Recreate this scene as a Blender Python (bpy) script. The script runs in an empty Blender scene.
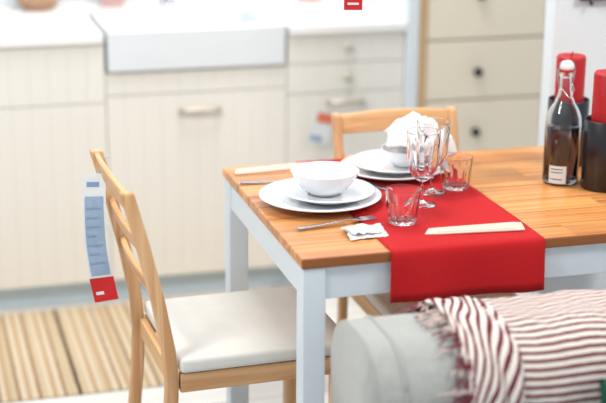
import bpy, bmesh, math, random
from mathutils import Vector, Matrix, noise
random.seed(4)
scene=bpy.context.scene
COL=scene.collection
# ---------------------------------------------------------------- materials
def newmat(name):
    m=bpy.data.materials.new(name); m.use_nodes=True
    nt=m.node_tree; b=nt.nodes['Principled BSDF']
    return m,nt,b
def srgb(r,g,b):
    f=lambda c:(c/255/12.92) if c/255<=.04045 else ((c/255+.055)/1.055)**2.4
    return (f(r),f(g),f(b),1)
def plain(name,c,rough=.5,metal=0,noise_amt=.04,scale=20,bump=0,bscale=200,coat=0,sheen=0,bdist=.002,wrinkle=0):
    m,nt,b=newmat(name)
    b.inputs['Roughness'].default_value=rough; b.inputs['Metallic'].default_value=metal
    b.inputs['Coat Weight'].default_value=coat
    b.inputs['Sheen Weight'].default_value=sheen
    tc=nt.nodes.new('ShaderNodeTexCoord'); n=nt.nodes.new('ShaderNodeTexNoise'); n.inputs['Scale'].default_value=scale
    nt.links.new(tc.outputs['Object'],n.inputs['Vector'])
    mix=nt.nodes.new('ShaderNodeMix'); mix.data_type='RGBA'
    k=1-noise_amt*2
    mix.inputs[6].default_value=c; mix.inputs[7].default_value=(c[0]*k,c[1]*k,c[2]*k,1)
    nt.links.new(n.outputs['Fac'],mix.inputs[0]); nt.links.new(mix.outputs[2],b.inputs['Base Color'])
    if bump:
        n2=nt.nodes.new('ShaderNodeTexNoise'); n2.inputs['Scale'].default_value=bscale; nt.links.new(tc.outputs['Object'],n2.inputs['Vector'])
        bp=nt.nodes.new('ShaderNodeBump'); bp.inputs['Strength'].default_value=bump; bp.inputs['Distance'].default_value=bdist
        nt.links.new(n2.outputs['Fac'],bp.inputs['Height'])
        if wrinkle:
            mp=nt.nodes.new('ShaderNodeMapping'); mp.inputs['Scale'].default_value=(16,5,7); nt.links.new(tc.outputs['Object'],mp.inputs['Vector'])
            n3=nt.nodes.new('ShaderNodeTexNoise'); n3.inputs['Scale'].default_value=1; n3.inputs['Distortion'].default_value=1.2; nt.links.new(mp.outputs[0],n3.inputs['Vector'])
            b3=nt.nodes.new('ShaderNodeBump'); b3.inputs['Strength'].default_value=1; b3.inputs['Distance'].default_value=wrinkle
            nt.links.new(n3.outputs['Fac'],b3.inputs['Height']); nt.links.new(b3.outputs[0],bp.inputs['Normal'])
        nt.links.new(bp.outputs['Normal'],b.inputs['Normal'])
    return m
def wood(name,c1,c2,axis='x',plank=0,rough=.4,dens=60):
    m,nt,b=newmat(name); b.inputs['Roughness'].default_value=rough
    N=nt.nodes.new; L=nt.links.new
    tc=N('ShaderNodeTexCoord'); sep=N('ShaderNodeSeparateXYZ'); L(tc.outputs['Object'],sep.inputs[0])
    mp=N('ShaderNodeMapping')
    sc={'x':(1.5,dens,dens),'y':(dens,1.5,dens),'z':(dens,dens,1.5)}[axis]
    mp.inputs['Scale'].default_value=sc
    n=N('ShaderNodeTexNoise'); n.inputs['Scale'].default_value=1.0; n.inputs['Detail'].default_value=5; n.inputs['Distortion'].default_value=.9
    ramp=N('ShaderNodeValToRGB'); ramp.color_ramp.elements[0].position=.36; ramp.color_ramp.elements[1].position=.64
    ramp.color_ramp.elements[0].color=c1; ramp.color_ramp.elements[1].color=c2
    if plank:
        dv=N('ShaderNodeMath'); dv.operation='DIVIDE'; dv.inputs[1].default_value=plank; L(sep.outputs['Y'],dv.inputs[0])
        fl=N('ShaderNodeMath'); fl.operation='FLOOR'; L(dv.outputs[0],fl.inputs[0])
        dx=N('ShaderNodeMath'); dx.operation='DIVIDE'; dx.inputs[1].default_value=.62; L(sep.outputs['X'],dx.inputs[0])
        off=N('ShaderNodeMath'); off.operation='MULTIPLY_ADD'; off.inputs[1].default_value=.37; L(fl.outputs[0],off.inputs[0]); L(dx.outputs[0],off.inputs[2])
        fx=N('ShaderNodeMath'); fx.operation='FLOOR'; L(off.outputs[0],fx.inputs[0])
        cb=N('ShaderNodeCombineXYZ'); L(fl.outputs[0],cb.inputs[0]); L(fx.outputs[0],cb.inputs[1])
        wn=N('ShaderNodeTexWhiteNoise'); L(cb.outputs[0],wn.inputs['Vector'])
        va=N('ShaderNodeVectorMath'); va.operation='MULTIPLY_ADD'; va.inputs[1].default_value=(3,3,3)
        L(wn.outputs['Color'],va.inputs[0]); L(tc.outputs['Object'],va.inputs[2]); L(va.outputs[0],mp.inputs['Vector'])
        hv=N('ShaderNodeHueSaturation'); ml=N('ShaderNodeMapRange'); ml.inputs[3].default_value=.78; ml.inputs[4].default_value=1.2
        L(wn.outputs['Value'],ml.inputs[0]); L(ml.outputs[0],hv.inputs['Value']); L(ramp.outputs[0],hv.inputs['Color'])
        out=hv.outputs[0]
        fr=N('ShaderNodeMath'); fr.operation='FRACT'; L(dv.outputs[0],fr.inputs[0])
        lt=N('ShaderNodeMath'); lt.operation='LESS_THAN'; lt.inputs[1].default_value=.03; L(fr.outputs[0],lt.inputs[0])
        mx=N('ShaderNodeMix'); mx.data_type='RGBA'; L(lt.outputs[0],mx.inputs[0]); L(out,mx.inputs[6]); mx.inputs[7].default_value=(c1[0]*.6,c1[1]*.55,c1[2]*.55,1)
        out=mx.outputs[2]
    else:
        L(tc.outputs['Object'],mp.inputs['Vector']); out=ramp.outputs[0]
    L(mp.outputs[0],n.inputs['Vector']); L(n.outputs['Fac'],ramp.inputs[0]); L(out,b.inputs['Base Color'])
    return m
def stripes(name,coord,bands,period,axis=0,rough=.9,tilt=0,bump=.3,bs=350,jit=.12):
    m,nt,b=newmat(name); b.inputs['Roughness'].default_value=rough
    N=nt.nodes.new; L=nt.links.new
    tc=N('ShaderNodeTexCoord'); sep=N('ShaderNodeSeparateXYZ'); L(tc.outputs[coord],sep.inputs[0])
    nz=N('ShaderNodeTexNoise'); nz.inputs['Scale'].default_value=90; L(tc.outputs['Object'],nz.inputs['Vector'])
    jt=N('ShaderNodeMath'); jt.operation='MULTIPLY_ADD'; jt.inputs[1].default_value=jit*period; L(nz.outputs['Fac'],jt.inputs[0]); L(sep.outputs[axis],jt.inputs[2])
    dv=N('ShaderNodeMath'); dv.operation='DIVIDE'; dv.inputs[1].default_value=period; L(jt.outputs[0],dv.inputs[0])
    fr=N('ShaderNodeMath'); fr.operation='FRACT'; L(dv.outputs[0],fr.inputs[0])
    rp=N('ShaderNodeValToRGB'); rp.color_ramp.interpolation='CONSTANT'
    el=rp.color_ramp.elements
    el[0].position=bands[0][0]; el[0].color=bands[0][1]; el[1].position=bands[1][0]; el[1].color=bands[1][1]
    for p,c in bands[2:]:
        e=el.new(p); e.color=c
    L(fr.outputs[0],rp.inputs[0]); L(rp.outputs[0],b.inputs['Base Color'])
    n=N('ShaderNodeTexNoise'); n.inputs['Scale'].default_value=bs; L(tc.outputs['Object'],n.inputs['Vector'])
    bp=N('ShaderNodeBump'); bp.inputs['Strength'].default_value=bump; bp.inputs['Distance'].default_value=.002; L(n.outputs['Fac'],bp.inputs['Height']); L(bp.outputs[0],b.inputs['Normal'])
    return m
def real_glass(name,c=(1,1,1,1),ior=1.45,rough=0.0):
    m,nt,b=newmat(name)
    b.inputs['Base Color'].default_value=c; b.inputs['Transmission Weight'].default_value=1
    b.inputs['IOR'].default_value=ior; b.inputs['Roughness'].default_value=rough
    return m

M_top=wood('antique_stain_pine',srgb(184,114,58),srgb(222,158,94),'x',plank=.093,rough=.32,dens=38)
M_white=plain('white_painted_wood',srgb(220,231,240),.45,noise_amt=.02)
M_birch_z=wood('light_pine_upright',srgb(202,150,104),srgb(228,186,140),'z',rough=.45,dens=45)
M_birch_x=wood('light_pine_rail_x',srgb(202,150,104),srgb(228,186,140),'x',rough=.45,dens=45)
M_birch_y=wood('light_pine_rail_y',srgb(202,150,98),srgb(228,184,132),'y',rough=.45,dens=45)
M_seat=plain('cream_seat_fabric',srgb(232,230,224),.9,bump=.3,bscale=500)
M_red=plain('red_woven_cloth',srgb(198,8,20),.9,noise_amt=.08,scale=260,bump=.6,bscale=600)
M_porc=plain('white_porcelain',srgb(236,238,242),.12,noise_amt=.01,coat=.5)
M_cloth=plain('white_napkin_cloth',srgb(240,241,243),.9,bump=.2,bscale=400)
M_paper=plain('grey_beige_paper_napkin',srgb(226,204,188),.8,bump=.2)
M_steel=plain('stainless_steel',srgb(190,190,195),.22,metal=1,noise_amt=.02)
M_knobmetal=plain('brushed_nickel',srgb(206,198,184),.35,metal=.5)
M_black=plain('black_lacquered_metal',srgb(20,22,30),.35,noise_amt=.05,coat=.3)
M_candle=plain('red_wax',srgb(182,12,22),.45,noise_amt=.04)
M_wick=plain('black_wick',srgb(30,25,25),.9)
M_cab=plain('off_white_cabinet_front',srgb(236,233,226),.5,noise_amt=.02,scale=3)
M_cabbody=plain('cabinet_carcass_white',srgb(214,213,208),.6,noise_amt=.02)
M_counter=plain('white_countertop',srgb(242,240,240),.3,noise_amt=.01)
M_sink=plain('glazed_ceramic_sink',srgb(226,231,236),.25,noise_amt=.01,coat=.3)
M_plinth=plain('plinth_white',srgb(204,221,230),.5)
M_dresser=plain('cream_drawer_front',srgb(236,225,206),.55,noise_amt=.02,scale=4)
M_tan=wood('tan_wood_edge',srgb(200,165,120),srgb(222,192,150),'z',dens=40)
M_wall=plain('white_wall_paint',srgb(224,232,238),.8,noise_amt=.015,scale=5)
M_floor=wood('pale_floor_board',srgb(214,212,208),srgb(228,226,222),'x',plank=.19,rough=.35,dens=20)
M_sofa=plain('pale_grey_linen',srgb(182,184,180),.95,noise_amt=.10,scale=150,bump=1,bscale=380,sheen=.3,wrinkle=.010)
M_green=plain('dark_green_cloth',srgb(20,80,62),.9,bump=.5)
M_tagblue=plain('tag_grey_blue_print',srgb(158,182,210),.5,noise_amt=.14,scale=90)
M_tagwhite=plain('tag_white_paper',srgb(228,232,236),.5)
M_tagink=plain('tag_blue_ink',srgb(128,156,194),.6)
M_tagdark=plain('label_dark_ink',srgb(70,75,85),.6)
M_tagred=plain('tag_red_paper',srgb(206,24,30),.5)
M_orange=plain('orange_plastic',srgb(224,120,90),.5)
M_string=plain('white_string',srgb(220,220,220),.8)
M_pink=plain('pink_ceramic',srgb(226,190,184),.5)
M_brown=plain('brown_wood_dish',srgb(190,150,120),.6)
M_glass=real_glass('clear_glass',(1,.985,.985,1))
M_tumb=real_glass('clear_tumbler_glass',(1,.955,.955,1))
M_bottle=real_glass('bottle_glass',(.95,.975,.99,1))
M_liquid=real_glass('dark_liquid',(.16,.13,.17,1),ior=1.33,rough=.02)
cream=srgb(236,228,220); wine=srgb(112,22,42)
M_throw=stripes('striped_throw','UV',[(0,cream),(.56,wine)],.0160,axis=1,bump=1,bs=260)
M_fringe=stripes('fringe_yarn','Object',[(0,srgb(128,52,68)),(.6,srgb(210,190,184))],.030,axis=2)
lt_=srgb(214,198,172); md_=srgb(190,160,122); tn_=srgb(202,182,150); dk=srgb(84,62,44); br_=srgb(160,126,92)
M_rug=stripes('striped_flatweave','Object',[(0,dk),(.034,tn_),(.09,lt_),(.13,md_),(.17,lt_),(.21,tn_),(.25,md_),(.29,lt_),(.34,br_),(.37,lt_),(.41,md_),(.45,tn_),(.50,br_),(.53,lt_),(.58,md_),(.62,lt_),(.67,br_),(.70,tn_),(.75,lt_),(.79,md_),(.83,lt_),(.88,br_),(.91,tn_)],.34,axis=0,jit=.02)

# ---------------------------------------------------------------- helpers
def mesh_obj(name,verts,faces,mat,parent=None,smooth=False,uvs=None):
    me=bpy.data.meshes.new(name); me.from_pydata([tuple(v) for v in verts],[],faces)
    me.materials.append(mat)
    if smooth:
        for p in me.polygons: p.use_smooth=True
    if uvs:
        ul=me.uv_layers.new(name='UVMap')
        for lp in me.loops: ul.data[lp.index].uv=uvs[lp.vertex_index]
    me.update()
    o=bpy.data.objects.new(name,me); COL.objects.link(o)
    if parent: o.parent=parent
    return o
def fixn(o):
    bm=bmesh.new(); bm.from_mesh(o.data); bmesh.ops.recalc_face_normals(bm,faces=bm.faces); bm.to_mesh(o.data); bm.free(); return o
def bm_obj(name,bm,mat,parent=None,smooth=False,angle=None):
    bmesh.ops.recalc_face_normals(bm,faces=bm.faces)
    me=bpy.data.meshes.new(name); bm.to_mesh(me); bm.free(); me.materials.append(mat)
    if smooth:
        for p in me.polygons: p.use_smooth=True
    o=bpy.data.objects.new(name,me); COL.objects.link(o)
    if parent: o.parent=parent
    return o
def addbox(bm,x0,x1,y0,y1,z0,z1,bev=0,seg=2):
    vs=[bm.verts.new((x,y,z)) for x in(x0,x1) for y in(y0,y1) for z in(z0,z1)]
    F=[(0,1,3,2),(4,6,7,5),(0,4,5,1),(2,3,7,6),(0,2,6,4),(1,5,7,3)]
    fs=[bm.faces.new([vs[i] for i in f]) for f in F]
    if bev:
        es=set(e for f in fs for e in f.edges)
        bmesh.ops.bevel(bm,geom=list(es),offset=bev,segments=seg,profile=.5,affect='EDGES')
def box(name,x0,x1,y0,y1,z0,z1,mat,parent=None,bev=.002,seg=2,smooth=False):
    bm=bmesh.new(); addbox(bm,x0,x1,y0,y1,z0,z1,bev,seg); return bm_obj(name,bm,mat,parent,smooth)
def boxes(name,lst,mat,parent=None,bev=.002,seg=2):
    bm=bmesh.new()
    for b in lst: addbox(bm,*b,bev,seg)
    return bm_obj(name,bm,mat,parent)
def lathe(name,prof,mat,parent=None,seg=48,rib=None,center=(0,0),close=True):
    V=[];F=[];rings=[]
    for p in prof:
        r,z=p[0],p[1]; amp=p[2] if len(p)>2 else 0
        if r<1e-6:
            rings.append([len(V)]); V.append((center[0],center[1],z)); continue
        ids=[]
        for i in range(seg):
            a=2*math.pi*i/seg; rr=r*(1+(amp*(abs(math.cos(a*rib/2))-.6) if rib else 0))
            ids.append(len(V)); V.append((center[0]+rr*math.cos(a),center[1]+rr*math.sin(a),z))
        rings.append(ids)
    for A,B in zip(rings,rings[1:]):
        if len(A)==1 and len(B)==1: continue
        for i in range(seg):
            j=(i+1)%seg
            if len(A)==1: F.append((A[0],B[j],B[i]))
            elif len(B)==1: F.append((A[i],A[j],B[0]))
            else: F.append((A[i],A[j],B[j],B[i]))
    return fixn(mesh_obj(name,V,F,mat,parent,smooth=True))
def tube(name,pts,r,mat,parent=None,seg=8,radii=None):
    V=[];F=[]; pts=[Vector(p) for p in pts]; n=len(pts)
    for i,p in enumerate(pts):
        t=(pts[min(i+1,n-1)]-pts[max(i-1,0)]).normalized()
        ref=Vector((0,0,1)) if abs(t.z)<.9 else Vector((1,0,0))
        a=t.cross(ref).normalized(); b=t.cross(a)
        rr=radii[i] if radii else r
        for k in range(seg):
            an=2*math.pi*k/seg; V.append(p+a*rr*math.cos(an)+b*rr*math.sin(an))
    for i in range(n-1):
        for k in range(seg):
            F.append((i*seg+k,i*seg+(k+1)%seg,(i+1)*seg+(k+1)%seg,(i+1)*seg+k))
    F.append(tuple(range(seg))[::-1]); F.append(tuple((n-1)*seg+k for k in range(seg)))
    return mesh_obj(name,V,F,mat,parent,smooth=True)
def sweep_rect(bm,path,wx,wy,cy):
    rings=[]
    for (x,z) in path:
        rings.append([bm.verts.new((x+sx*wx/2,cy+sy*wy/2,z)) for sx,sy in((-1,-1),(1,-1),(1,1),(-1,1))])
    for A,B in zip(rings,rings[1:]):
        for k in range(4): bm.faces.new((A[k],A[(k+1)%4],B[(k+1)%4],B[k]))
    bm.faces.new(rings[0][::-1]); bm.faces.new(rings[-1])
def bevmod(o,w=.004,s=3):
    m=o.modifiers.new('bevel','BEVEL'); m.width=w; m.segments=s; m.limit_method='ANGLE'; m.angle_limit=math.radians(50)
    for p in o.data.polygons: p.use_smooth=True
    return o
def tag(o,label,cat,group=None):
    o['label']=label; o['category']=cat
    if group: o['group']=group
    return o
def root(name,loc,label,cat,rotz=0,group=None):
    o=bpy.data.objects.new(name,None); o.empty_display_size=.05; COL.objects.link(o)
    o.location=loc; o.rotation_euler=(0,0,rotz); return tag(o,label,cat,group)
def copy_thing(src,loc,rotz,label=None):
    n=src.copy(); COL.objects.link(n); n.location=loc; n.rotation_euler=(0,0,rotz)
    if label: n['label']=label
    for c in list(src.children):
        k=c.copy(); COL.objects.link(k); k.parent=n
        for g in list(c.children):
            q=g.copy(); COL.objects.link(q); q.parent=k
    return n
def structure(o): o['kind']='structure'; return o

# ---------------------------------------------------------------- room
structure(box('floor',-3,3.5,-4,2.6,-.05,0,M_floor,bev=0))
structure(box('wall_back',-3,3.5,2.46,2.56,0,2.6,M_wall,bev=0))
structure(box('wall_partition',.872,.915,1.79,2.455,0,2.6,M_wall,bev=.003))
structure(box('wall_right',.955,2.6,.86,.92,0,2.6,M_wall,bev=.003))

# ---------------------------------------------------------------- kitchen
D=1.81
def beadpanel(name,x0,x1,z0,z1,mat,parent,pitch=.06,y=D,th=.018):
    prof=[]; g=.0022; n=max(1,round((x1-x0)/pitch)); pw=(x1-x0)/n
    prof.append((x0+.0012,y+.0012))
    for i in range(n):
        a=x0+i*pw; b=a+pw
        prof.append((a+g*.8,y) if i>0 else (x0+.0025,y))
        if i<n-1: prof.append((b-g*.8,y)); prof.append((b,y+g))
        else: prof.append((x1-.0025,y))
    prof.append((x1-.0012,y+.0012)); prof.append((x1-.0012,y+th)); prof.append((x0+.0012,y+th))
    m=len(prof); V=[(p[0],p[1],z0+.0015) for p in prof]+[(p[0],p[1],z1-.0015) for p in prof]
    F=[(i,(i+1)%m,m+(i+1)%m,m+i) for i in range(m)]+[tuple(range(m))[::-1],tuple(range(m,2*m))]
    return fixn(mesh_obj(name,V,F,mat,parent))
def knob(parent,x,z,mat,y=D,r=.014):
    o=lathe('knob',[(0,0),(r*.45,0),(r*.4,.012),(r,.018),(r,.026),(r*.7,.031),(0,.032)],mat,parent,seg=20)
    o.rotation_euler=(math.radians(90),0,0); o.location=(x,y,z); return o
def barhandle(parent,x,z,w,mat,y=D):
    pts=[(x-w/2,y,z),(x-w/2+.004,y-.022,z+.001),(x-w/2+.02,y-.03,z+.002),(x,y-.032,z+.004),(x+w/2-.02,y-.03,z+.002),(x+w/2-.004,y-.022,z+.001),(x+w/2,y,z)]
    return tube('handle',pts,.0085,mat,parent,seg=10)
def carcass(x0,x1,par,ztop=.885):
    box('body',x0+.001,x1-.001,D+.019,2.45,.085,ztop,M_cabbody,par,bev=0)
    box('plinth',x0+.001,x1-.001,D+.06,D+.075,.0,.084,M_plinth,par,bev=0)
GC='off-white kitchen base cabinets'
c=root('kitchen_cabinet',(0,0,0),'off-white panelled base cabinet with a drawer above a door','kitchen cabinet',group=GC)
carcass(-.74,-.14,c)
beadpanel('drawer',-.74,-.14,.69,.885,M_cab,c); beadpanel('door',-.74,-.14,.085,.69,M_cab,c)
c=root('kitchen_cabinet',(0,0,0),'off-white panelled sink cabinet with one bar handle beneath the sink','kitchen cabinet',group=GC)
carcass(-.14,.46,c,ztop=.785)
beadpanel('top_panel',-.14,.46,.71,.786,M_cab,c)
d=beadpanel('door',-.14,.46,.085,.71,M_cab,c); barhandle(d,.165,.652,.125,M_knobmetal)
c=root('kitchen_cabinet',(0,0,0),'off-white panelled cabinet with two small drawers over a door','kitchen cabinet',group=GC)
carcass(.46,.87,c)
d=beadpanel('drawer',.46,.87,.785,.885,M_cab,c); knob(d,.665,.838,M_knobmetal)
d=beadpanel('drawer',.46,.87,.685,.785,M_cab,c); knob(d,.665,.738,M_knobmetal)
d=beadpanel('door',.46,.87,.085,.685,M_cab,c); barhandle(d,.665,.652,.12,M_knobmetal)
o=boxes('countertop',[(-.80,-.145,D-.02,2.455,.886,.914),(.465,.871,D-.02,2.455,.886,.914),(-.145,.465,2.22,2.455,.886,.914)],M_counter,bev=.002)
tag(o,'white kitchen countertop running over the base cabinets','countertop')
bm=bmesh.new()
x0,x1,y0,y1,z0,z1=-.134,.452,D-.020,2.215,.789,.924; t=.045
addbox(bm,x0,x1,y0,y0+t,z0,z1,.008,3); addbox(bm,x0,x1,y1-t,y1,z0,z1,.008,3)
addbox(bm,x0,x0+t,y0+.01,y1-.01,z0,z1,.008,3); addbox(bm,x1-t,x1,y0+.01,y1-.01,z0,z1,.008,3); addbox(bm,x0+.01,x1-.01,y0+.01,y1-.01,z0,z0+.03,.005,2)
o=bm_obj('farmhouse_sink',bm,M_sink); tag(o,'white ceramic apron-front sink set into the countertop','sink')
f=root('faucet',(.16,2.34,.914),'tall steel kitchen faucet behind the sink','faucet')
lathe('base',[(0,0),(.024,0),(.024,.01),(.015,.02),(.015,.08),(0,.085)],M_steel,f,seg=24)
tube('spout',[(0,0,.05),(0,0,.25),(0,-.02,.30),(0,-.08,.335),(0,-.14,.31),(0,-.16,.25)],.011,M_steel,f,seg=12)
tube('lever',[(.015,0,.06),(.05,0,.07),(.09,0,.10)],.006,M_steel,f)
pt=root('flower_pot',(-.03,2.36,.914),'pale pink ceramic pot standing behind the sink','pot')
lathe('pot',[(0,0),(.04,0),(.055,.10),(.058,.10),(.058,.115),(.052,.115),(.048,.06),(0,.055)],M_pink,pt,seg=28)
o=lathe('wooden_bowl',[(0,0),(.05,0),(.085,.05),(.09,.07),(.085,.07),(.07,.045),(0,.012)],M_brown,seg=32); o.location=(-.29,2.36,.914); tag(o,'pale brown wooden bowl on the countertop','bowl')
jr=root('storage_jar',(.70,2.38,.914),'orange storage jar with a lid on the countertop','jar')
lathe('jar',[(0,0),(.045,0),(.048,.01),(.048,.13),(.035,.14),(0,.14)],M_orange,jr,seg=28)
lathe('lid',[(0,.141),(.038,.141),(.038,.16),(0,.162)],M_white,jr,seg=28)

c=root('chest_of_drawers',(0,0,0),'tall cream chest of drawers with black knobs and pale wood frame','chest of drawers')
DY=1.80
boxes('frame',[(.917,.942,DY-.01,2.40,0,1.55),(1.60,1.63,DY-.01,2.40,0,1.55),(.943,1.599,DY+.02,2.40,0,1.55)],M_tan,c,bev=.001)
zz=[.05,.22,.425,.635,.845,1.12,1.40]
for i in range(len(zz)-1):
    d=box('drawer',.945,1.38,DY-.005,DY+.015,zz[i]+.003,zz[i+1]-.003,M_dresser,c,bev=.003)
    knob(d,1.127,(zz[i]+zz[i+1])/2-.005+(.02 if i==4 else 0),M_black,y=DY-.005,r=.016)
box('side_panel',1.383,1.597,DY-.005,DY+.015,.05,1.40,M_dresser,c,bev=.003)

rg=box('rug',-.95,.50,1.11,1.80,.0,.006,M_rug,bev=.002); tag(rg,'flat woven rug with tan, beige and dark stripes before the cabinets','rug')

# ---------------------------------------------------------------- table
T=root('dining_table',(0,0,0),'pine-topped dining table with white painted legs and apron','table')
box('tabletop',0,1.18,0,.74,.727,.75,M_top,T,bev=.003)
for lx in (.004,1.126):
    for ly in (.004,.686):
        box('leg',lx,lx+.05,ly,ly+.05,0,.7265,M_white,T,bev=.003)
for nm,b in (('apron',(.055,1.125,.010,.030)),('apron',(.055,1.125,.710,.730)),('apron',(.010,.030,.055,.685)),('apron',(1.15,1.17,.055,.685))):
    box(nm,b[0],b[1],b[2],b[3],.655,.7265,M_white,T,bev=.001)

def runner():
    path=[]
    ztop=.7515
    for z in (.60,.64,.68,.72): path.append((.7445,z))
    path+=[(.7435,.745),(.739,ztop)]
    n=40
    for i in range(1,n): path.append((.739-(.739-.001)*i/n,ztop))
    path+=[(.001,ztop),(-.0035,.746)]
    for z in (.735,.72,.70,.68,.66,.638): path.append((-.0045,z))
    x0,x1=.1925,.5425; nx=40; V=[];F=[]
    for j,(y,z) in enumerate(path):
        for i in range(nx+1):
            u=i/nx; x=x0+(x1-x0)*u
            w=0; dz=0
            if z<.74 and y<0:
                k=(.745-z)/.107
                w=-.005*(1-math.cos(u*11+.6*math.sin(u*5)))*k-.0005; dz=.0035*k*noise.noise(Vector((x*9,3,1)))
            if z>.74 and 0.02<y<.72: dz=.0016*max(-.3,noise.noise(Vector((x*8,y*13,0))))+.0008
            V.append((x,y+w,z+dz))
    for j in range(len(path)-1):
        for i in range(nx):
            a=j*(nx+1)+i; F.append((a,a+1,a+nx+2,a+nx+1))
    o=mesh_obj('table_runner',V,F,M_red,smooth=True)
    m=o.modifiers.new('s','SOLIDIFY'); m.thickness=.0015; m.offset=0
    return tag(o,'bright red cloth runner draped across the table','table runner')
runner()

# ---------------------------------------------------------------- chairs
def chair():
    c=root('dining_chair',(0,0,0),'x','chair',group='pine dining chairs')
    hw=.195
    pathr=[(-.040,0),(-.022,.15),(-.006,.30),(.0,.42),(-.006,.50),(-.028,.62),(-.058,.75),(-.085,.85),(-.089,.865)]
    for s in (-1,1):
        bm=bmesh.new(); sweep_rect(bm,pathr,.030,.026,s*(hw-.013)); bevmod(bm_obj('rear_leg',bm,M_birch_z,c),.006)
    for s in (-1,1):
        bm=bmesh.new(); sweep_rect(bm,[(.388,0),(.388,.438)],.034,.034,s*(hw-.017)); bevmod(bm_obj('front_leg',bm,M_birch_z,c),.005)
    box('side_rail',.018,.370,-hw+.003,-hw+.023,.397,.441,M_birch_x,c)
    box('side_rail',.018,.370,hw-.023,hw-.003,.397,.441,M_birch_x,c)
    box('front_rail',.380,.400,-hw+.036,hw-.036,.397,.437,M_birch_y,c)
    box('back_rail',.0,.017,-hw+.028,hw-.028,.397,.441,M_birch_y,c)
    bm=bmesh.new(); addbox(bm,.017,.420,-hw-.002,hw+.002,.442,.476,.011,5)
    bm_obj('seat',bm,M_seat,c,smooth=True)
    bm=bmesh.new()
    def xat(z):
        for (xa,za),(xb,zb) in zip(pathr,pathr[1:]):
            if za<=z<=zb: return xa+(xb-xa)*(z-za)/(zb-za)
        return pathr[-1][0]
    for zc,h,arch in ((.836,.050,.006),(.735,.034,0),(.635,.034,0)):
        n=14; rings=[]
        for i in range(n+1):
            u=i/n; y=-(hw-.024)+2*(hw-.024)*u; bow=-.008*math.sin(math.pi*u); k=arch*math.sin(math.pi*u)
            ring=[]
            for dz,dx in ((-h/2,-.007),(-h/2,.007),(h/2+k,.007),(h/2+k,-.007)):
                ring.append(bm.verts.new((xat(zc+dz)+bow+dx,y,zc+dz)))
            rings.append(ring)
        for A,B in zip(rings,rings[1:]):
            for k2 in range(4): bm.faces.new((A[k2],A[(k2+1)%4],B[(k2+1)%4],B[k2]))
        bm.faces.new(rings[0]); bm.faces.new(rings[-1][::-1])
    bevmod(bm_obj('backrest',bm,M_birch_y,c),.004)
    return c
ch=chair(); ch.location=(-.247,.375,0); ch.rotation_euler=(0,0,math.radians(2)); ch['label']='light pine ladder-back chair with white seat and hanging tag'
ch2=copy_thing(ch,(.505,.785,0),math.radians(-90),'light pine chair with white seat pushed under the far side')
ch2.scale=(1,.90,.97)

# ---------------------------------------------------------------- crockery
def plate(name,R,mat=M_porc):
    return lathe(name,[(0,.004),(R*.52,.004),(R*.54,0),(R*.60,0),(R*.62,.004),(R*.80,.010),(R*.985,.0165),(R,.019),(R*.985,.0205),(R*.80,.0145),(R*.66,.009),(R*.60,.0075),(0,.0075)],mat,seg=64)
def bowl(name,R,H):
    return lathe(name,[(0,.004),(R*.40,.004),(R*.42,0),(R*.48,0),(R*.50,.004),(R*.70,H*.25),(R*.88,H*.6),(R*.98,H*.96),(R,H),(R*.97,H),(R*.945,H*.94),(R*.84,H*.6),(R*.66,H*.29),(R*.45,.012),(0,.010)],M_porc,seg=64)
ZT=.7540
px,py=.150,.375
o=plate('dinner_plate',.143); o.location=(px,py,ZT); tag(o,'large white dinner plate under a smaller plate and bowl','plate','white dinner plates')
fx,fy=.395,.572
o2=o.copy(); COL.objects.link(o2); o2.location=(fx,fy,ZT); o2.scale=(.92,.92,1); o2['label']='large white dinner plate at the far place setting'
o=plate('side_plate',.110); o.location=(px+.018,py-.004,ZT+.0115); tag(o,'white side plate stacked on a dinner plate','plate','white side plates')
o2=o.copy(); COL.objects.link(o2); o2.location=(fx+.006,fy+.002,ZT+.0115); o2['label']='white side plate at the far place setting'
o=bowl('bowl',.080,.053); o.location=(px+.012,py+.004,ZT+.021); tag(o,'white porcelain bowl stacked on two plates','bowl','white bowls')
o2=o.copy(); COL.objects.link(o2); bx_,by_=fx+.034,fy-.008; o2.location=(bx_,by_,ZT+.021); o2.scale=(.80,.80,.82); o2['label']='white porcelain bowl holding a bunched cloth napkin'

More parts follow.
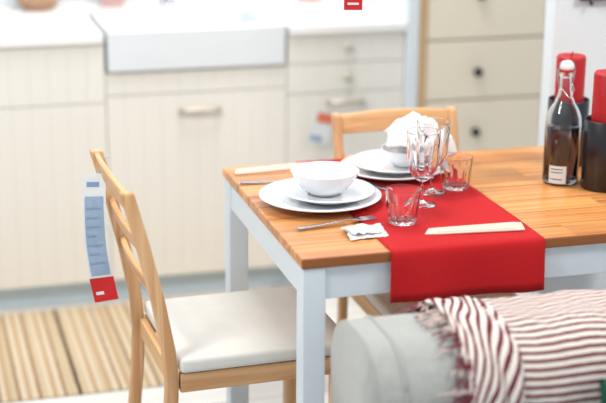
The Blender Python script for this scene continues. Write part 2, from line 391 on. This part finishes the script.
def gathered(name,mat):
    """loose cloth bunched in the bowl, flopping over its rim"""
    V=[];F=[];na=160;nt_=30
    for j in range(nt_+1):
        t=j/nt_
        for i in range(na):
            a=2*math.pi*i/na
            lobe=.5+.5*math.cos(a+.5)
            fold=.16*math.sin(5*a+1.2*t)+.10*math.sin(9*a+2+2*t)+.7*noise.noise(Vector((math.cos(a)*1.5,math.sin(a)*1.5,t*1.2+4)))
            r=(.014+(.072+.018*lobe)*t**.75)*(1+.40*fold*min(1,t*1.8))
            z=.060*math.sin(min(1,t*1.25)*math.pi/2)+.016*t*noise.noise(Vector((math.cos(a)*1.8+7,math.sin(a)*1.8,t)))-.045*max(0,t-.72)*3.6*lobe
            V.append((r*math.cos(a)+.014*t,r*.82*math.sin(a),z))
    for j in range(nt_):
        for i in range(na):
            F.append((j*na+i,j*na+(i+1)%na,(j+1)*na+(i+1)%na,(j+1)*na+i))
    b0=nt_*na; lvl=[b0]
    for k in range(1,19):
        s=k/18; start=len(V)
        for i in range(na):
            x,y,z=V[b0+i]; f=1-s*.97
            X=.014+(x-.014)*f; Y=y*f
            h=.034*abs(noise.noise(Vector((X*26,Y*26,2))))+.012*abs(noise.noise(Vector((X*60,Y*60,5))))
            top=.068+.034*s-.12*max(0,X-.03)
            V.append((X,Y,z*(1-s)**2+top*(1-(1-s)**2)+h*math.sin(math.pi*min(.8,s))*1.2))
        lvl.append(start)
    for A,B in zip(lvl,lvl[1:]):
        for i in range(na): F.append((A+i,A+(i+1)%na,B+(i+1)%na,B+i))
    o=mesh_obj(name,V,F,mat,smooth=True)
    m=o.modifiers.new('s','SOLIDIFY'); m.thickness=.0015; m.offset=0
    return o
o=gathered('cloth_napkin',M_cloth); o.location=(bx_+.006,by_,.7885); o.rotation_euler=(0,math.radians(4),math.radians(-10)); o.scale=(.98,.98,1.06); tag(o,'white cloth napkin bunched up in the far bowl','napkin')
def folded_sheet(name,mat):
    V=[];F=[]
    def layer(pts,cr,zb,seed):
        n=22; base=len(V)
        for j in range(n+1):
            for i in range(n+1):
                u=i/n; v=j/n
                p=[(pts[0][k]*(1-u)+pts[1][k]*u)*(1-v)+(pts[3][k]*(1-u)+pts[2][k]*u)*v for k in range(2)]
                z=zb+cr*(1-abs(2*v-1))*(.4+.6*u)+.009*abs(noise.noise(Vector((u*3.3+seed,v*2.6,seed))))+.003*abs(noise.noise(Vector((u*8+seed,v*7,seed+2))))
                V.append((p[0]+.005*noise.noise(Vector((u*5,v*5,seed))),p[1]+.005*noise.noise(Vector((u*5,v*5,seed+8))),z))
        for j in range(n):
            for i in range(n):
                a=base+j*(n+1)+i; F.append((a,a+1,a+n+2,a+n+1))
    layer([(-.052,-.038),(.036,-.044),(.052,.026),(-.032,.040)],.004,.001,1)
    layer([(-.038,-.028),(.028,-.034),(.042,.014),(-.044,.030)],.009,.008,5)
    o=mesh_obj(name,V,F,mat,smooth=True); m=o.modifiers.new('s','SOLIDIFY'); m.thickness=.001; m.offset=1
    return o
o=folded_sheet('paper_napkin',M_cloth); o.location=(.178,.132,.7505); o.rotation_euler=(0,0,.15); tag(o,'small crumpled white paper napkin beside a tumbler','napkin')
def folded(loc,rz,label,L=.235,W0=.034,W1=.056,mat=M_paper):
    r=root('folded_napkin',loc,label,'napkin',rz,group='folded pale napkins')
    def slab(nm,pts,z0,z1,par):
        n=len(pts); V=[(x,y,z0) for x,y in pts]+[(x,y,z1) for x,y in pts]
        F=[tuple(range(n))[::-1],tuple(range(n,2*n))]+[(i,(i+1)%n,n+(i+1)%n,n+i) for i in range(n)]
        return bevmod(mesh_obj(nm,V,F,mat,par),.0008,2)
    slab('napkin_fold',[(-L/2,-W0/2),(-L/2+.03,-W0/2-.004),(L/2-.01,-W1/2),(L/2,W1/2-.006),(L/2-.02,W1/2),(-L/2+.02,W0/2+.003)],0,.0035,r)
    slab('top_flap',[(-L/2+.03,-W0/2+.004),(L/2-.03,-W1/2+.006),(L/2-.05,W1/2-.006),(-L/2+.04,W0/2-.002)],.0036,.0052,r)
    return r
folded((.415,.086,ZT),-.06,'folded grey-beige napkin packet laid across the red runner')
folded((.115,.690,.7505),.10,'folded grey-beige napkin packet at the table corner',L=.21,W0=.04,W1=.05)
def knife(loc,rz,label):
    r=root('table_knife',loc,label,'knife',rz)
    V=[];F=[]
    prof=[(-.10,.004),(-.09,.008),(0,.0065),(.01,.005),(.02,.009),(.08,.010),(.095,.006),(.105,.001)]
    for x,w in prof:
        for s,z in ((-1,0),(1,0),(1,.0035),(-1,.0035)): V.append((x,s*w,z))
    n=len(prof)
    for i in range(n-1):
        for k in range(4): F.append((i*4+k,i*4+(k+1)%4,i*4+4+(k+1)%4,i*4+4+k))
    F+= [(3,2,1,0),tuple((n-1)*4+k for k in range(4))]
    h=mesh_obj('blade_and_handle',V,F,M_steel,r); bevmod(h,.001,2); return r
def fork(loc,rz,label):
    r=root('dinner_fork',loc,label,'fork',rz)
    bm=bmesh.new()
    prof=[(-.10,.007,.002),(-.06,.006,.002),(0,.0035,.004),(.03,.0035,.006),(.045,.011,.004),(.058,.0125,.003)]
    rings=[[bm.verts.new((x,s*w,z+t)) for s,t in ((-1,0),(1,0),(1,.0025),(-1,.0025))] for x,w,z in prof]
    for A,B in zip(rings,rings[1:]):
        for k in range(4): bm.faces.new((A[k],A[(k+1)%4],B[(k+1)%4],B[k]))
    bm.faces.new(rings[0]); bm.faces.new(rings[-1])
    for k in range(4):
        y=-.0105+k*.007; addbox(bm,.056,.092,y-.0015,y+.0015,.003,.0053,.0006,1)
    bevmod(bm_obj('body',bm,M_steel,r),.0008,2); return r
knife((.300,.512,ZT),math.radians(-70),'steel table knife lying beside the far plate')
fork((.140,.203,.7530),math.radians(10),'steel fork lying in front of the near plates')
fork((.105,.556,.7505),math.radians(-14),'steel fork lying behind the near plates')

# ---------------------------------------------------------------- glassware
def rim(r,H,t=.0014):
    return [(r-.0003,H-.004),(r,H-.0012),(r,H-.0006),(r-t*.25,H),(r-t*.75,H),(r-t,H-.0006),(r-t,H-.0012),(r-t-.0003,H-.004)]
def wineglass():
    g=root('wine_glass',(0,0,0),'clear fluted wine glass standing on the runner','wine glass',group='fluted wine glasses')
    H=.174
    lathe('bowl',[(0,.0535),(.0045,.054),(.012,.058),(.023,.068,.10),(.031,.084,.15),(.0345,.102,.15),(.0365,.130,.13),(.0378,.150,.04),(.0385,.160)]+rim(.0395,H)+[(.0371,.160),(.0363,.150,.02),(.0350,.130,.06),(.0329,.102,.08),(.0292,.086,.08),(.020,.071,.05),(0,.063)],M_glass,g,seg=168,rib=12)
    lathe('stem',[(0,.0533),(.0045,.0533),(.0040,.042),(.0038,.028),(.0048,.012),(.009,.006),(.022,.003),(.0335,.0016),(.034,.0008),(.0335,0),(0,0)],M_glass,g,seg=48)
    return g
g=wineglass(); g.location=(.371,.296,ZT)
copy_thing(g,(.428,.382,ZT),.1)
def tumbler():
    H=.078
    o=lathe('tumbler',[(0,0),(.028,0),(.030,.002),(.0305,.004,.05),(.033,.018,.14),(.036,.046,.14),(.0375,.058,.05),(.0385,.066)]+rim(.040,H)+[(.0368,.066),(.0357,.058,.02),(.0340,.046,.06),(.0307,.018,.06),(.028,.010,.02),(.020,.008),(0,.008)],M_tumb,seg=168,rib=12)
    return tag(o,'fluted clear glass tumbler standing on the red runner','tumbler','fluted tumblers')
o=tumbler(); o.location=(.280,.174,ZT)
o2=o.copy(); COL.objects.link(o2); o2.location=(.497,.403,ZT)

b=root('swing_top_bottle',(.772,.403,.7505),'clear glass swing-top bottle with white label and dark contents','bottle')
lathe('glass_body',[(0,.001),(.03,0),(.041,.001),(.0435,.006),(.0435,.150),(.042,.165),(.036,.182),(.026,.198),(.019,.214),(.0155,.235),(.0140,.258),(.0145,.262),(.0170,.264),(.0170,.2735),(.0165,.2745),(.0130,.2745),(.0125,.2735),(.0112,.262),(.0128,.235),(.0163,.214),(.0235,.1965),(.0335,.180),(.0395,.163),(.041,.150),(.041,.008),(.035,.005),(0,.005)],M_bottle,b,seg=56)
lathe('liquid',[(0,.0055),(.035,.0056),(.0406,.0085),(.0406,.140),(0,.1402)],M_liquid,b,seg=48)
lathe('gasket',[(.0,.2755),(.0175,.2755),(.0175,.2795),(.0,.2795)],M_tagred,b,seg=28)
lathe('stopper',[(0,.280),(.0160,.280),(.0180,.284),(.0170,.294),(.010,.300),(0,.301)],M_porc,b,seg=28)
tube('wire_bail',[(-.018,0,.243),(-.021,0,.26),(-.023,0,.28),(-.016,0,.297),(0,0,.303),(.016,0,.297),(.023,0,.28),(.021,0,.26),(.018,0,.243),(.014,-.018,.232),(0,-.026,.212),(-.014,-.018,.232),(-.018,0,.243)],.0018,M_steel,b,seg=6)
def curved_patch(name,R,a0,a1,z0,z1,mat,parent,n=12):
    V=[];F=[]
    for i in range(n+1):
        a=a0+(a1-a0)*i/n
        V+=[(R*math.cos(a),R*math.sin(a),z0),(R*math.cos(a),R*math.sin(a),z1)]
    for i in range(n): F.append((2*i,2*i+2,2*i+3,2*i+1))
    return mesh_obj(name,V,F,mat,parent)
lab=curved_patch('paper_label',.0442,math.radians(206),math.radians(262),.006,.050,M_tagwhite,b)
for zz_ in (.043,.035,.018):
    curved_patch('label_print',.0445,math.radians(212),math.radians(250),zz_-.0022,zz_,M_tagdark,lab)

def holder():
    r=root('candle_holder',(0,0,0),'tall black cylindrical metal candle holder','candle holder',group='black candle holders')
    lathe('cylinder',[(0,0),(.050,0),(.052,.002),(.052,.168),(.0505,.170),(.0495,.168),(.0495,.02),(0,.018)],M_black,r,seg=48)
    return r
hx,hy=.850,.332
h=holder(); h.location=(hx,hy,.7505)
copy_thing(h,(.862,.560,.7505),0)
def candle(loc,H,label):
    r=root('pillar_candle',loc,label,'candle',group='red pillar candles')
    lathe('wax',[(0,0),(.036,0),(.037,.002),(.037,H-.006),(.034,H),(.030,H-.001),(.015,H-.006),(0,H-.007)],M_candle,r,seg=40)
    tube('wick',[(0,0,H-.008),(.001,0,H+.002),(.003,0,H+.010)],.0012,M_wick,r,seg=6)
    return r
candle((hx,hy,.7695),.265,'red pillar candle standing in a black holder beside the bottle')
candle((.862,.560,.7695),.262,'red pillar candle in a black holder behind the bottle')

s=root('wall_rail',(0,0,0),'black metal rail with hooks fixed to the white wall','rail')
box('rail_bar',1.02,1.60,.835,.8595,1.122,1.140,M_black,s)
for k in range(5):
    x=1.05+k*.10
    tube('hook',[(x,.846,1.125),(x,.842,1.115),(x,.835,1.110),(x,.828,1.118)],.003,M_black,s)

# ---------------------------------------------------------------- tags
def flat(name,x0,x1,z0,z1,mat,parent,y0=0,th=.0012): return box(name,x0,x1,y0,y0+th,z0,z1,mat,parent,bev=0)
def twisted(name,x0,x1,z0,z1,mat,parent,y0=0,tw=.55,zt=-.01,zb=-.34,n=14):
    V=[];F=[]
    for j in range(n+1):
        z=z0+(z1-z0)*j/n; q=(z-zt)/(zb-zt); a=tw*q; bx=-.010*math.sin(q*math.pi)
        for x in (x0,x1): V.append((x*math.cos(a)-y0*math.sin(a)+(-.02)*(1-math.cos(a))+bx,x*math.sin(a)+y0*math.cos(a)+bx,z))
    for j in range(n): F.append((2*j,2*j+1,2*j+3,2*j+2))
    return mesh_obj(name,V,F,mat,parent)
tg=root('price_tag',(-.336,.486,.838),'pale grey-blue hanging shop tag with red end on the chair','price tag')
tube('string',[(.020,.012,.024),(.006,-.003,.026),(-.008,0,.004),(-.012,0,-.02)],.0012,M_string,tg,seg=6)
twisted('tag_card',-.050,.006,-.262,-.012,M_tagwhite,tg)
twisted('tag_print',-.044,.000,-.256,-.066,M_tagblue,tg,y0=-.0012)
for i,(a,bb) in enumerate(((-.040,-.006),(-.040,-.014),(-.040,-.010),(-.040,-.020),(-.040,-.008),(-.040,-.016),(-.040,-.008))):
    twisted('printed_line',a,bb,-.095-.022*i,-.092-.022*i,M_tagink,tg,y0=-.0024,n=2)
twisted('printed_line',-.040,-.010,-.043,-.032,M_tagink,tg,y0=-.0012,n=2)
e=twisted('red_end',-.050,.006,-.322,-.2621,M_tagred,tg)
twisted('white_mark',-.042,-.024,-.304,-.296,M_tagwhite,e,y0=-.0012,n=2)
tg.rotation_euler=(math.radians(2),math.radians(-4),math.radians(-30))
tg=root('price_tag',(.60,D-.036,.652),'small white and orange tag hanging from a cabinet handle','price tag')
tube('string',[(.003,.003,.012),(0,-.004,.0),(-.01,-.006,-.03)],.001,M_string,tg,seg=6)
flat('tag_card',-.045,.02,-.135,-.03,M_tagwhite,tg,y0=-.006)
flat('orange_print',-.035,.02,-.065,-.032,M_orange,tg,y0=-.0075)
flat('blue_print',-.043,.0,-.130,-.11,M_tagblue,tg,y0=-.0075)
tg.rotation_euler=(0,math.radians(14),0)
tg=root('hanging_tag',(.237,.42,1.216),'small red tag hanging on a thin string from above','price tag',math.radians(-14))
flat('tag_card',-.021,.021,-.026,.04,M_tagred,tg)
flat('white_print',-.013,.013,-.014,-.009,M_tagwhite,tg,y0=-.0013)
tube('string',[(0,.0006,.04),(0,.0006,1.37)],.0008,M_string,tg,seg=6)

# ---------------------------------------------------------------- sofa
S=root('sofa',(0,0,0),'pale grey linen sofa with thick rounded backrest','sofa')
SX0,SX1=.028,1.50
Y0,Y1,Z1,RR=-.43,-.118,.697,.120
def arc(cy,cz,r,a0,a1,n=8): return [(cy+r*math.cos(math.radians(a0+(a1-a0)*i/n)),cz+r*math.sin(math.radians(a0+(a1-a0)*i/n))) for i in range(n+1)]
loop=arc(Y1-RR,Z1-RR,RR,0,90,14)+arc(Y0+RR,Z1-RR,RR,90,180,14)+arc(Y0+.03,.15,.03,180,270,3)+arc(Y1-.03,.15,.03,270,360,3)
bm=bmesh.new()
A=[bm.verts.new((SX0,y,z)) for y,z in loop]; B=[bm.verts.new((SX1,y,z)) for y,z in loop]; n=len(loop)
for i in range(n): bm.faces.new((A[i],A[(i+1)%n],B[(i+1)%n],B[i]))
fa=bm.faces.new(A[::-1]); fb=bm.faces.new(B)
bmesh.ops.bevel(bm,geom=list(fa.edges)+list(fb.edges),offset=.048,segments=8,profile=.5,affect='EDGES')
bm_obj('backrest',bm,M_sofa,S,smooth=True)
box('seat',SX0+.12,SX1-.12,-1.02,-.435,.13,.30,M_sofa,S,bev=.04,seg=5,smooth=True)
for xx in (SX0,SX1-.115):
    box('armrest',xx,xx+.115,-1.05,-.435,.12,.50,M_sofa,S,bev=.045,seg=6,smooth=True)
for xx in (SX0+.06,SX1-.11):
    for yy in (-1.0,-.22):
        box('foot',xx,xx+.05,yy,yy+.05,0,.13,M_birch_z,S)
def rrect(off,sideback=.20,sidefront=.40,n=12,R=RR):
    P=[(Y1+off,Z1-sideback)]; k=8
    for i in range(1,k): P.append((Y1+off,Z1-sideback+(sideback-R)*i/k))
    for i in range(n+1):
        a=math.pi/2*i/n; P.append((Y1-R+(R+off)*math.cos(a),Z1-R+(R+off)*math.sin(a)))
    for i in range(1,6): P.append((Y1-R-(Y1-Y0-2*R)*i/6,Z1+off))
    for i in range(n+1):
        a=math.pi/2+math.pi/2*i/n; P.append((Y0+R+(R+off)*math.cos(a),Z1-R+(R+off)*math.sin(a)))
    m=14
    for i in range(1,m+1): P.append((Y0-off,Z1-R-(sidefront-R)*i/m))
    return P
tube('piping',[(SX0+.052,y,z) for y,z in rrect(.0005)],.0040,M_sofa,S,seg=8)

def evalpath(P,L,s):
    s=max(0,min(s,L[-1]-1e-6))
    for i in range(len(L)-1):
        if L[i]<=s<=L[i+1]:
            f_=(s-L[i])/(L[i+1]-L[i]); return (P[i][0]+(P[i+1][0]-P[i][0])*f_,P[i][1]+(P[i+1][1]-P[i][1])*f_)
    return P[-1]
def drape(name,x0,x1,mat,parent,skew=0,wr=.006,nx=70,ns=72,back=.16,front=.235,seed=0,tx=.16,ts=1.0,nzz=.02,base=.0,slope=0,xs=.4,xj=.014,ridge=0):
    P=rrect(.004,sideback=back,sidefront=front)
    L=[0]
    for a,b_ in zip(P,P[1:]): L.append(L[-1]+math.dist(a,b_))
    V=[];F=[];UV=[]; Lm=L[-1]
    for j in range(ns+1):
        for i in range(nx+1):
            u=i/nx; xa=x0+(x1-x0)*u
            s0=max(0,min(.26,(xa-xs)*slope)); s=s0+(Lm-s0)*j/ns
            y,z=evalpath(P,L,s); ya,za=evalpath(P,L,s-.006); yb,zb=evalpath(P,L,s+.006)
            t=Vector((yb-ya,zb-za)).normalized(); nrm=Vector((t.y,-t.x))
            if nrm.dot(Vector((y-(Y0+Y1)/2,z-.4)))<0: nrm=-nrm
            x=xa+skew*s
            q=noise.noise(Vector((x*7+seed,s*4+x*5,seed)))
            q2=noise.noise(Vector((x*20+seed,s*9-x*6,seed+3)))
            w=base+wr*(.9+1.2*q+.7*q2+.35*noise.noise(Vector((x*50,s*30,seed))))
            if ridge: w+=ridge*abs(math.sin(u*math.pi*3.2+1.6*noise.noise(Vector((s*6,seed,1)))))
            w=max(w,.0015)
            V.append((x+xj*noise.noise(Vector((s*9,seed,u*3))),y+nrm.x*w,z+nrm.y*w))
            UV.append((x,ts*s+tx*x+nzz*noise.noise(Vector((x*6,s*4,seed+7)))))
    for j in range(ns):
        for i in range(nx):
            a=j*(nx+1)+i; F.append((a,a+1,a+nx+2,a+nx+1))
    o=mesh_obj(name,V,F,mat,parent,smooth=True,uvs=UV)
    m=o.modifiers.new('s','SOLIDIFY'); m.thickness=.003; m.offset=0
    return o,P,L
R_=root('throw_blanket',(0,0,0),'cream and dark red striped throw with fringe over the sofa back','blanket')
drape('blanket',.275,.94,M_throw,R_,skew=-.02,wr=.007,nx=110,back=.15,front=.38,tx=-.03,nzz=.010,slope=.9,xs=.42,xj=.008)
fold,P2,L2=drape('folded_end',.205,.312,M_throw,R_,skew=-.02,wr=.006,nx=60,back=.13,front=.38,seed=4,tx=1.0,ts=.35,nzz=.025,base=.005,ridge=.006)
V=[];F=[]
def addtube(pts,r,seg=6,tw=0):
    base=len(V); n=len(pts); pts=[Vector(p) for p in pts]
    for i,p in enumerate(pts):
        t=(pts[min(i+1,n-1)]-pts[max(i-1,0)]).normalized(); ref=Vector((0,0,1)) if abs(t.z)<.9 else Vector((1,0,0))
        a=t.cross(ref).normalized(); b2=t.cross(a)
        rr=r*(1+.35*math.sin(i*2.2)) if i<n-1 else r*.5
        for k in range(seg):
            an=2*math.pi*k/seg; V.append(p+a*rr*math.cos(an)+b2*rr*math.sin(an))
    for i in range(n-1):
        for k in range(seg): F.append((base+i*seg+k,base+i*seg+(k+1)%seg,base+(i+1)*seg+(k+1)%seg,base+(i+1)*seg+k))
s_=.01
while s_<L2[-1]-.02:
    x=.214-.02*s_; ln=.040+.030*random.random(); dr=-.2+1.5*random.random(); ph=random.random()*6
    pts=[]
    for k in range(11):
        q=k/10; ss=max(0,min(s_+ln*dr*q,L2[-1]-.001))
        y,z=evalpath(P2,L2,ss); nr=Vector((y+.27,z-.56)).normalized(); hgt=.010*(1-q)+.0035
        pts.append((x-ln*q*(1.05-abs(dr)*.45)+.004*math.sin(q*7+ph),y+nr.x*hgt,z+nr.y*hgt))
    addtube(pts,.0018)
    s_+=.0070
fr=mesh_obj('fringe',V,F,M_fringe,R_,smooth=True); fr['kind']='stuff'
def pillow(name,a,b_,c_,mat):
    V=[];F=[];n=28
    for j in range(n+1):
        for i in range(n+1):
            u=i/n*2-1; v=j/n*2-1
            h=c_*((1-u**4)*(1-v**4))**.5; k=1-.04*(1-abs(u)**2)*abs(v)**3; k2=1-.04*(1-abs(v)**2)*abs(u)**3
            V.append((u*a*k2,v*b_*k,h))
    m=len(V)
    V+=[(x,y,-z) for x,y,z in V]
    for j in range(n):
        for i in range(n):
            q_=j*(n+1)+i; F.append((q_,q_+1,q_+n+2,q_+n+1)); F.append((m+q_,m+q_+n+1,m+q_+n+2,m+q_+1))
    o=mesh_obj(name,V,F,mat,smooth=True)
    bm=bmesh.new(); bm.from_mesh(o.data); bmesh.ops.remove_doubles(bm,verts=bm.verts,dist=.0003); bmesh.ops.recalc_face_normals(bm,faces=bm.faces); bm.to_mesh(o.data); bm.free()
    return o
o=pillow('throw_pillow',.155,.180,.045,M_green); o.location=(.568,-.555,.482); o.rotation_euler=(math.radians(78),0,0); tag(o,'dark green cushion leaning on the sofa back','cushion')

# ---------------------------------------------------------------- camera
yaw,pitch,roll=.2784,.2913,.0073
fv=Vector((math.sin(yaw)*math.cos(pitch),math.cos(yaw)*math.cos(pitch),-math.sin(pitch)))
r0=Vector((math.cos(yaw),-math.sin(yaw),0)); u0=r0.cross(fv)
rv=r0*math.cos(roll)+u0*math.sin(roll); uv_=-r0*math.sin(roll)+u0*math.cos(roll)
cam=bpy.data.cameras.new('camera'); co=bpy.data.objects.new('camera',cam); COL.objects.link(co)
mt=Matrix((rv,uv_,-fv)).transposed().to_4x4(); mt.translation=Vector((-.7580,-2.6573,1.7029)); co.matrix_world=mt
cam.sensor_width=36; cam.lens=1423.3*36/606
cam.dof.use_dof=True; cam.dof.focus_distance=3.22; cam.dof.aperture_fstop=1.6
scene.camera=co
# ---------------------------------------------------------------- light
W=bpy.data.worlds.new('world'); scene.world=W; W.use_nodes=True
W.node_tree.nodes['Background'].inputs[0].default_value=(.86,.94,1.0,1); W.node_tree.nodes['Background'].inputs[1].default_value=.66
def area(name,loc,target,size,power,col):
    l=bpy.data.lights.new(name,'AREA'); l.size=size; l.energy=power; l.color=col
    o=bpy.data.objects.new(name,l); COL.objects.link(o); o.location=loc
    o.rotation_euler=(Vector(target)-Vector(loc)).to_track_quat('-Z','Y').to_euler(); return o
area('ceiling_light',(.2,1.3,2.9),(.2,1.7,0),1.2,42,(1,.96,.91))
area('ceiling_light',(-1.6,-.6,2.7),(-.1,.6,.6),.5,40,(1,.95,.88))
area('ceiling_light',(1.8,-.8,2.7),(.5,.2,.6),.5,34,(1,.93,.86))
scene.view_settings.view_transform='Standard'
scene.view_settings.exposure=0.0
